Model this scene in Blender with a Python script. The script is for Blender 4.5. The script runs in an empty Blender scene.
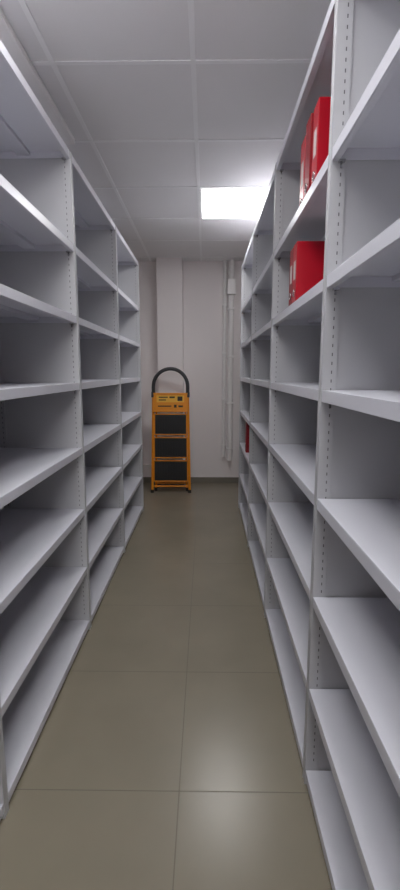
import bpy, bmesh, math, random
from mathutils import Vector, Matrix
random.seed(4)
sc = bpy.context.scene
sc.view_settings.view_transform = 'Standard'

# ---------------- materials ----------------
def srgb(r, g, b):
    def f(c):
        c /= 255.0
        return c/12.92 if c <= 0.04045 else ((c+0.055)/1.055)**2.4
    return (f(r), f(g), f(b), 1)

def mat(name, col, rough=0.5, metal=0.0, noise=0.0, nscale=8.0, bump=0.0, bscale=200.0, spec=0.5):
    m = bpy.data.materials.new(name); m.use_nodes = True
    nt = m.node_tree; b = nt.nodes['Principled BSDF']
    b.inputs['Roughness'].default_value = rough
    b.inputs['Metallic'].default_value = metal
    b.inputs['Specular IOR Level'].default_value = spec
    tc = nt.nodes.new('ShaderNodeTexCoord')
    if noise > 0:
        n = nt.nodes.new('ShaderNodeTexNoise'); n.inputs['Scale'].default_value = nscale
        n.inputs['Detail'].default_value = 5
        nt.links.new(tc.outputs['Object'], n.inputs['Vector'])
        mx = nt.nodes.new('ShaderNodeMix'); mx.data_type = 'RGBA'
        mx.inputs[6].default_value = tuple(c*(1-noise) for c in col[:3])+(1,)
        mx.inputs[7].default_value = tuple(min(1, c*(1+noise)) for c in col[:3])+(1,)
        nt.links.new(n.outputs['Fac'], mx.inputs[0])
        nt.links.new(mx.outputs[2], b.inputs['Base Color'])
    else:
        b.inputs['Base Color'].default_value = col
    if bump > 0:
        n2 = nt.nodes.new('ShaderNodeTexNoise'); n2.inputs['Scale'].default_value = bscale
        nt.links.new(tc.outputs['Object'], n2.inputs['Vector'])
        bp = nt.nodes.new('ShaderNodeBump'); bp.inputs['Strength'].default_value = bump
        bp.inputs['Distance'].default_value = 0.002
        nt.links.new(n2.outputs['Fac'], bp.inputs['Height'])
        nt.links.new(bp.outputs['Normal'], b.inputs['Normal'])
    return m

M_shelf = mat('shelf_paint', srgb(221, 221, 229), 0.34, noise=0.02, nscale=3, bump=0.05, bscale=350)
M_up = mat('upright_paint', srgb(198, 198, 201), 0.42, noise=0.02, nscale=3, bump=0.05, bscale=350)
M_slot = mat('slot_dark', srgb(105, 105, 108), 0.7)
M_wall = mat('wall_paint', srgb(243, 237, 237), 0.85, noise=0.03, nscale=1.5, bump=0.25, bscale=60)
M_ceil = mat('ceiling_tile', srgb(236, 235, 236), 0.9, noise=0.03, nscale=2, bump=0.3, bscale=180)
M_grid = mat('ceiling_grid', srgb(245, 245, 246), 0.5)
M_floor = mat('floor_tile', srgb(142, 134, 117), 0.26, noise=0.16, nscale=2.2, bump=0.06, bscale=40)
M_grout = mat('floor_grout', srgb(112, 105, 91), 0.8, noise=0.05)
M_base = mat('skirting_tile', srgb(128, 122, 112), 0.4, noise=0.08)
M_plastic = mat('white_plastic', srgb(243, 241, 240), 0.4, noise=0.02)
M_red = mat('red_card', srgb(186, 12, 36), 0.35, noise=0.06, nscale=12)
M_red2 = mat('dark_red_card', srgb(150, 12, 30), 0.4, noise=0.06, nscale=12)
M_paper = mat('paper', srgb(215, 208, 204), 0.8, noise=0.02)
M_metal = mat('chrome', srgb(190, 190, 190), 0.25, metal=1.0)
M_orange = mat('ladder_orange', srgb(240, 152, 32), 0.36, noise=0.04, nscale=20)
M_yellow = mat('ladder_yellow_label', srgb(248, 190, 66), 0.45, noise=0.04, nscale=20)
M_black = mat('black_rubber', srgb(34, 34, 36), 0.55, noise=0.1, nscale=30)
M_hoop = mat('grey_black_grip', srgb(58, 58, 62), 0.5, noise=0.06, nscale=30)
M_blacklab = mat('black_label', srgb(48, 36, 26), 0.5)

M_em = bpy.data.materials.new('led_diffuser'); M_em.use_nodes = True
nt = M_em.node_tree; nt.nodes.clear()
e = nt.nodes.new('ShaderNodeEmission'); o = nt.nodes.new('ShaderNodeOutputMaterial')
e.inputs['Color'].default_value = (0.99, 0.985, 0.985, 1); e.inputs['Strength'].default_value = 15.5
nt.links.new(e.outputs[0], o.inputs[0])

# ---------------- mesh helpers ----------------
def link(ob, parent=None):
    sc.collection.objects.link(ob)
    if parent: ob.parent = parent
    return ob

def empty(name, loc=(0, 0, 0)):
    e = bpy.data.objects.new(name, None); e.location = loc
    e.empty_display_size = 0.1
    sc.collection.objects.link(e); return e

def boxes(name, lst, material, parent=None, bevel=0.0, seg=2, mats=None):
    """lst: (x0,x1,y0,y1,z0,z1[,matindex])"""
    bm = bmesh.new()
    for t in lst:
        x0, x1, y0, y1, z0, z1 = t[:6]
        mi = t[6] if len(t) > 6 else 0
        if x0 > x1: x0, x1 = x1, x0
        vs = [bm.verts.new(p) for p in ((x0,y0,z0),(x1,y0,z0),(x1,y1,z0),(x0,y1,z0),(x0,y0,z1),(x1,y0,z1),(x1,y1,z1),(x0,y1,z1))]
        for f in ((0,3,2,1),(4,5,6,7),(0,1,5,4),(1,2,6,5),(2,3,7,6),(3,0,4,7)):
            fc = bm.faces.new([vs[i] for i in f]); fc.material_index = mi
    me = bpy.data.meshes.new(name); bm.to_mesh(me); bm.free()
    for m in (mats or [material]): me.materials.append(m)
    ob = bpy.data.objects.new(name, me); link(ob, parent)
    if bevel > 0:
        b = ob.modifiers.new('bevel', 'BEVEL'); b.width = bevel; b.segments = seg; b.limit_method = 'ANGLE'
    return ob

def tube(name, pts, r, material, parent=None, cyclic=False):
    cu = bpy.data.curves.new(name, 'CURVE'); cu.dimensions = '3D'
    cu.bevel_depth = r; cu.bevel_resolution = 5; cu.use_fill_caps = True
    s = cu.splines.new('POLY'); s.points.add(len(pts)-1)
    for p, q in zip(s.points, pts): p.co = (*q, 1)
    s.use_cyclic_u = cyclic
    tmp = bpy.data.objects.new(name+'_c', cu); sc.collection.objects.link(tmp)
    dg = bpy.context.evaluated_depsgraph_get()
    me = bpy.data.meshes.new_from_object(tmp.evaluated_get(dg)); me.name = name
    bpy.data.objects.remove(tmp)
    me.materials.clear(); me.materials.append(material)
    for p in me.polygons: p.use_smooth = True
    ob = bpy.data.objects.new(name, me); link(ob, parent); return ob

# ---------------- room ----------------
XL, XR, Y0, Y1, ZC = -1.06, 0.78, -2.2, 5.5, 2.64
tiles = []
tw, g = 0.6, 0.0017
xs = [-0.086 + tw*k for k in range(-2, 3)]
ys = [1.286 + tw*k for k in range(-6, 8)]
for i in range(len(xs)-1):
    for j in range(len(ys)-1):
        a, b = max(xs[i]+g, XL), min(xs[i+1]-g, XR)
        c, d = max(ys[j]+g, Y0), min(ys[j+1]-g, Y1)
        if b-a > 0.01 and d-c > 0.01:
            tiles.append((a, b, c, d, -0.02, 0, 0))
tiles.append((XL-.1, XR+.1, Y0-.1, Y1+.1, -0.06, -0.0003, 1))
boxes('floor', tiles, None, mats=[M_floor, M_grout])
boxes('wall_back', [(XL-.1, XR+.1, Y1, Y1+.1, -0.06, ZC+.05)], M_wall)
boxes('wall_front', [(XL-.1, XR+.1, Y0-.1, Y0, -0.06, ZC+.05)], M_wall)
boxes('wall_left', [(XL-.1, XL, Y0, Y1, -0.06, ZC+.05)], M_wall)
boxes('wall_right', [(XR, XR+.1, Y0, Y1, -0.06, ZC+.05)], M_wall)
# pilaster on the end wall
PX0, PX1, PY = -0.565, -0.27, 5.32
boxes('wall_pilaster', [(PX0, PX1, PY, Y1, 0, ZC)], M_wall, bevel=0.004)
boxes('baseboard_back', [(XL, PX0-.008, Y1-.008, Y1, 0, .07), (PX1+.008, XR, Y1-.008, Y1, 0, .07),
                         (PX0-.008, PX1+.008, PY-.008, PY, 0, .07),
                         (PX0-.008, PX0, PY, Y1, 0, .07), (PX1, PX1+.008, PY, Y1, 0, .07)], M_base)
# ceiling: tiles + T grid
gx = [-0.056 + 0.585*k for k in range(-2, 3)]
gy = [3.375 + 0.641*k for k in range(-9, 4)]
boxes('ceiling', [(XL-.1, XR+.1, Y0-.1, Y1+.1, ZC, ZC+.05)], M_ceil)
grid = []
for x in gx:
    if XL < x < XR: grid.append((x-.011, x+.011, Y0, Y1, ZC-.004, ZC))
for y in gy:
    if Y0 < y < Y1: grid.append((XL, XR, y-.011, y+.011, ZC-.0045, ZC-.0001))
boxes('trim_ceiling_grid', grid, M_grid, bevel=.001)

def panel(y0, y1, x0, x1):
    p = empty('led_ceiling_panel', ((x0+x1)/2, (y0+y1)/2, ZC))
    hx, hy = (x1-x0)/2, (y1-y0)/2
    f = .012
    boxes('frame', [(-hx, hx, -hy, -hy+f, -.012, -.005), (-hx, hx, hy-f, hy, -.012, -.005),
                    (-hx, -hx+f, -hy+f, hy-f, -.012, -.005), (hx-f, hx, -hy+f, hy-f, -.012, -.005)], M_grid, p)
    boxes('diffuser', [(-hx+f, hx-f, -hy+f, hy-f, -.009, -.005)], M_em, p)
panel(gy[9]+.012, gy[10]-.012, gx[2]+.012, gx[3]-.012)
panel(gy[5]+.012, gy[6]-.012, gx[2]+.012-.585, gx[2]-.012)  # unseen panel above the frame, added as fill to brighten the aisle
panel(gy[4]-.641+.012, gy[4]-.012, gx[2]+.012, gx[3]-.012)
panel(gy[1]+.012, gy[2]-.012, gx[2]+.012, gx[3]-.012)  # another added fill panel, out of view behind the camera

# cable trunking on the ceiling over the left rack
boxes('cable_trunking', [(-.775, -.725, 1.60, 2.70, ZC-.03, ZC-.004), (-.778, -.722, 1.60, 2.70, ZC-.034, ZC-.028)], M_plastic, bevel=.002)

# ---------------- shelving ----------------
ZS = [0.055, 0.358, 0.676, 0.994, 1.318, 1.635, 1.962]
ZTOP = 2.365
def rack(xf, xb, ups, name):
    """xf: aisle face x, xb: back x; ups: y centre of uprights"""
    s = 1 if xb > xf else -1
    p = empty(name, ((xf+xb)/2, (ups[0]+ups[-1])/2, 0))
    ox, oy = p.location.x, p.location.y
    def sh_(l): return [(t[0]-ox, t[1]-ox, t[2]-oy, t[3]-oy)+tuple(t[4:]) for t in l]
    T = .030
    up = []; slots = []
    for y in ups:
        a, b = y-T/2, y+T/2
        up.append((xf, xf+s*.04, a, b, 0, ZTOP))
        up.append((xb-s*.04, xb, a, b, 0, ZTOP))
        up.append((xf+s*.04, xb-s*.04, a+.004, b-.004, .03, ZTOP-.01))
        up.append((xf-s*.0015, xf+s*.0, a, a+.006, 0, ZTOP))
        up.append((xf-s*.0015, xf+s*.0, b-.006, b, 0, ZTOP))
        z = .09
        while z < ZTOP-.05:
            for xc in (xf+s*.026, xb-s*.026):
                slots.append((xc-.0015, xc+.0015, a-.0004, a+.001, z, z+.009))
                slots.append((xc-.0015, xc+.0015, b-.001, b+.0004, z, z+.009))
            z += .025
    boxes('uprights', sh_(up), M_up, p, bevel=.0012)
    boxes('slot_perforations', sh_(slots), M_slot, p)
    sh = []; clips = []
    L = .034
    for i in range(len(ups)-1):
        a, b = ups[i]+T/2+.0005, ups[i+1]-T/2-.0005
        for z in ZS+[ZTOP-.002]:
            X0, X1 = xf+s*.001, xb-s*.001
            sh.append((X0, X1, a, b, z-.003, z))
            sh.append((X0, X0+s*.004, a, b, z-L, z-.003))
            sh.append((X1, X1-s*.004, a, b, z-L, z-.003))
            sh.append((X0+s*.004, X0+s*.02, a, b, z-L, z-L+.002))
            sh.append((X1-s*.004, X1-s*.02, a, b, z-L, z-L+.002))
            sh.append((X0+s*.004, X1-s*.004, a, a+.002, z-L+.002, z-.003))
            sh.append((X0+s*.004, X1-s*.004, b-.002, b, z-L+.002, z-.003))
            xm = (X0+X1)/2
            sh.append((xm-.03, xm+.03, a+.002, b-.002, z-.02, z-.018))
            sh.append((xm-.03, xm-.028, a+.002, b-.002, z-.018, z-.003))
            sh.append((xm+.028, xm+.03, a+.002, b-.002, z-.018, z-.003))
            if z > .1:
                for yy in (a, b-.014):
                    for xc in (xf+s*.026, xb-s*.026):
                        clips.append((xc-.008, xc+.008, yy, yy+.014, z-L-.006, z-L-.0002))
                        clips.append((xc-.003, xc+.003, yy if yy == a else yy+.012, yy+.002 if yy == a else yy+.014, z-L-.018, z-L-.006))
    boxes('shelves', sh_(sh), M_shelf, p, bevel=.0012)
    boxes('shelf_clips', sh_(clips), M_metal, p)
    boxes('back_panels', sh_([(xb, xb+s*.002, ups[i], ups[i+1], .03, ZTOP-.004) for i in range(len(ups)-1)]), M_up, p)
    return p
XFL, XFR = -0.622, 0.335
rack(XFL, XFL-.42, [-.88+1.04*k for k in range(6)], 'shelving_rack')
rack(XFR, XFR+.42, [-.748+1.04*k for k in range(6)], 'shelving_rack')

# ---------------- binders ----------------
def binder(x, y, z, w=.075, h=.30, d=.28, rot=0, mt=M_red, label=True):
    """spine at x (aisle side), width along y from y to y+w, standing on z"""
    p = empty('lever_arch_binder', (x, y, z+.0005)); p.rotation_euler = (0, 0, rot)
    t = .003
    boxes('covers', [(0, d, 0, t, 0, h), (0, d, w-t, w, 0, h), (0, t, t, w-t, 0, h)], mt, p, bevel=.001)
    boxes('papers', [(.02, d-.012, t+.001, w-t-.012, .004, h-.02)], M_paper, p)
    c = w/2
    if label:
        boxes('spine_label', [(-.0006, 0, c-.018, c+.018, h*.42, h*.72)], M_paper, p)
    pts = [(-.001, c+.013*math.cos(a), h*.2+.013*math.sin(a)) for a in [i*math.pi/8 for i in range(16)]]
    tube('finger_ring', pts, .0025, M_metal, p, cyclic=True)
    return p
zt = ZS[6]
binder(.360, 1.60, zt, w=.078, h=.275)
binder(.357, 1.70, zt, w=.078, h=.28, mt=M_red2, label=False)
binder(.369, 1.845, zt, w=.078, h=.28)
zt = ZS[5]
binder(.352, 1.85, zt, w=.075, h=.235)
binder(.354, 1.935, zt, w=.075, h=.235, mt=M_red2)
binder(.349, 3.87, ZS[2], w=.08, h=.27, mt=M_red2, label=False)

# ---------------- pipes on end wall ----------------
def vpipe(x, r, z0, z1):
    p = empty('wall_pipe', (x, Y1-r-.02, 0))
    tube('pipe', [(0, 0, z0), (0, 0, z1)], r, M_plastic, p)
    for z in [z0+.15+.55*k for k in range(int((z1-z0)/.55)+1)]:
        if z < z1-.05:
            boxes('clamp', [(-r-.006, r+.006, -r-.004, r+.02, z-.012, z+.012)], M_plastic, p, bevel=.003)
    return p
vpipe(.215, .022, .34, ZC)
vpipe(.29, .034, .30, ZC)
boxes('junction_box', [(.24, .34, Y1-.15, Y1-.085, 2.25, 2.42)], M_plastic, bevel=.006)
boxes('wall_conduit', [(XL, PX0, Y1-.03, Y1-.0, .20, .235)], M_plastic, bevel=.003)

# ---------------- step ladder (folded, leaning) ----------------
LX, LY = -.40, 5.02
lean = math.radians(4.2)
lad = empty('step_ladder', (LX, LY, 0)); lad.rotation_euler = (-lean, 0, 0)
def railx(z): return .215 - .022*(z/1.2)
for sgn, nm in ((-1, 'l'), (1, 'r')):
    tube('front_rail_'+nm, [(sgn*railx(.02), 0, .02), (sgn*railx(1.16), 0, 1.16)], .015, M_orange, lad)
    boxes('front_foot_'+nm, [(sgn*railx(0)-.018, sgn*railx(0)+.018, -.018, .02, 0, .035)], M_black, lad, bevel=.004)
    tube('rear_rail_'+nm, [(sgn*(railx(.02)-.035), .075, .035), (sgn*(railx(1.1)-.03), .045, 1.08)], .011, M_orange, lad)
    boxes('rear_foot_'+nm, [(sgn*(railx(0)-.035)-.016, sgn*(railx(0)-.035)+.016, .058, .094, .007, .045)], M_black, lad, bevel=.004)
R = railx(1.16)
hoop = [(-R, 0, 1.10), (-R, 0, 1.21)]
for i in range(1, 24):
    a = math.pi - math.pi*i/24
    hoop.append((R*math.cos(a), 0, 1.21 + .20*math.sin(a)))
hoop += [(R, 0, 1.21), (R, 0, 1.10)]
tube('handle_hoop', hoop, .02, M_hoop, lad)
for z, y in ((.10, .07), (.55, .06)):
    w = railx(z)-.035
    tube('rear_crossbar', [(-w, y, z), (w, y, z)], .009, M_orange, lad)
w = railx(.06)
tube('front_crossbar', [(-w, 0, .075), (w, 0, .075)], .009, M_orange, lad)
def tread(z0, z1, nm, m_in):
    w = railx((z0+z1)/2)-.015
    fr = [(-w, w, -.022, .008, z0, z0+.012), (-w, w, -.022, .008, z1-.010, z1),
          (-w, -w+.010, -.022, .008, z0, z1), (w-.010, w, -.022, .008, z0, z1)]
    boxes(nm+'_frame', fr, M_orange, lad, bevel=.002)
    ins = [(-w+.010, w-.010, -.016, .004, z0+.012, z1-.010)]
    n = 12
    for i in range(n):
        x = -w+.03 + (2*w-.06)*i/(n-1)
        ins.append((x-.004, x+.004, -.0195, -.016, z0+.028, z1-.026))
    boxes(nm+'_mat', ins, m_in, lad, bevel=.001)
tread(.13, .375, 'tread_1', M_black)
tread(.40, .64, 'tread_2', M_black)
tread(.665, .905, 'tread_3', M_black)
w = railx(1.0)-.008
boxes('top_platform', [(-w, w, -.03, .012, .925, 1.14), (-w-.004, w+.004, -.036, -.03, .925, .945), (-w-.004, w+.004, -.036, -.03, 1.12, 1.14)], M_orange, lad, bevel=.003)
boxes('label_panel', [(-.155, .155, -.0312, -.03, 1.035, 1.112)], M_yellow, lad)
lab = []
for (a, b, c, d) in [(-.13, -.03, 1.085, 1.097), (-.01, .05, 1.082, 1.1), (-.13, -.05, 1.055, 1.066), (.08, .135, 1.05, 1.1), (-.14, .01, .985, .998), (.04, .07, .975, 1.008), (.09, .14, .98, 1.0)]:
    lab.append((a, b, -.032, -.03, c, d))
boxes('printed_patches', lab, M_blacklab, lad)
for sgn in (-1, 1):
    boxes('hinge_bracket', [(sgn*(railx(.9)-.004)-.006, sgn*(railx(.9)-.004)+.006, -.01, .06, .84, .92)], M_black, lad, bevel=.002)
    boxes('hoop_bracket', [(sgn*R-.022, sgn*R+.022, -.022, .022, 1.09, 1.15)], M_hoop, lad, bevel=.004)

# ---------------- world + camera ----------------
w = bpy.data.worlds.new('World'); sc.world = w; w.use_nodes = True
w.node_tree.nodes['Background'].inputs[0].default_value = (.5, .5, .55, 1)
w.node_tree.nodes['Background'].inputs[1].default_value = 0.2
cam = bpy.data.cameras.new('Camera'); co = bpy.data.objects.new('Camera', cam)
sc.collection.objects.link(co); sc.camera = co
cam.sensor_fit = 'VERTICAL'; cam.sensor_height = 36; cam.lens = 36*450/890
cam.clip_start = .02
co.location = (0, 0, 1.37)
co.rotation_euler = (math.radians(90-9.21), 0, math.radians(.76))
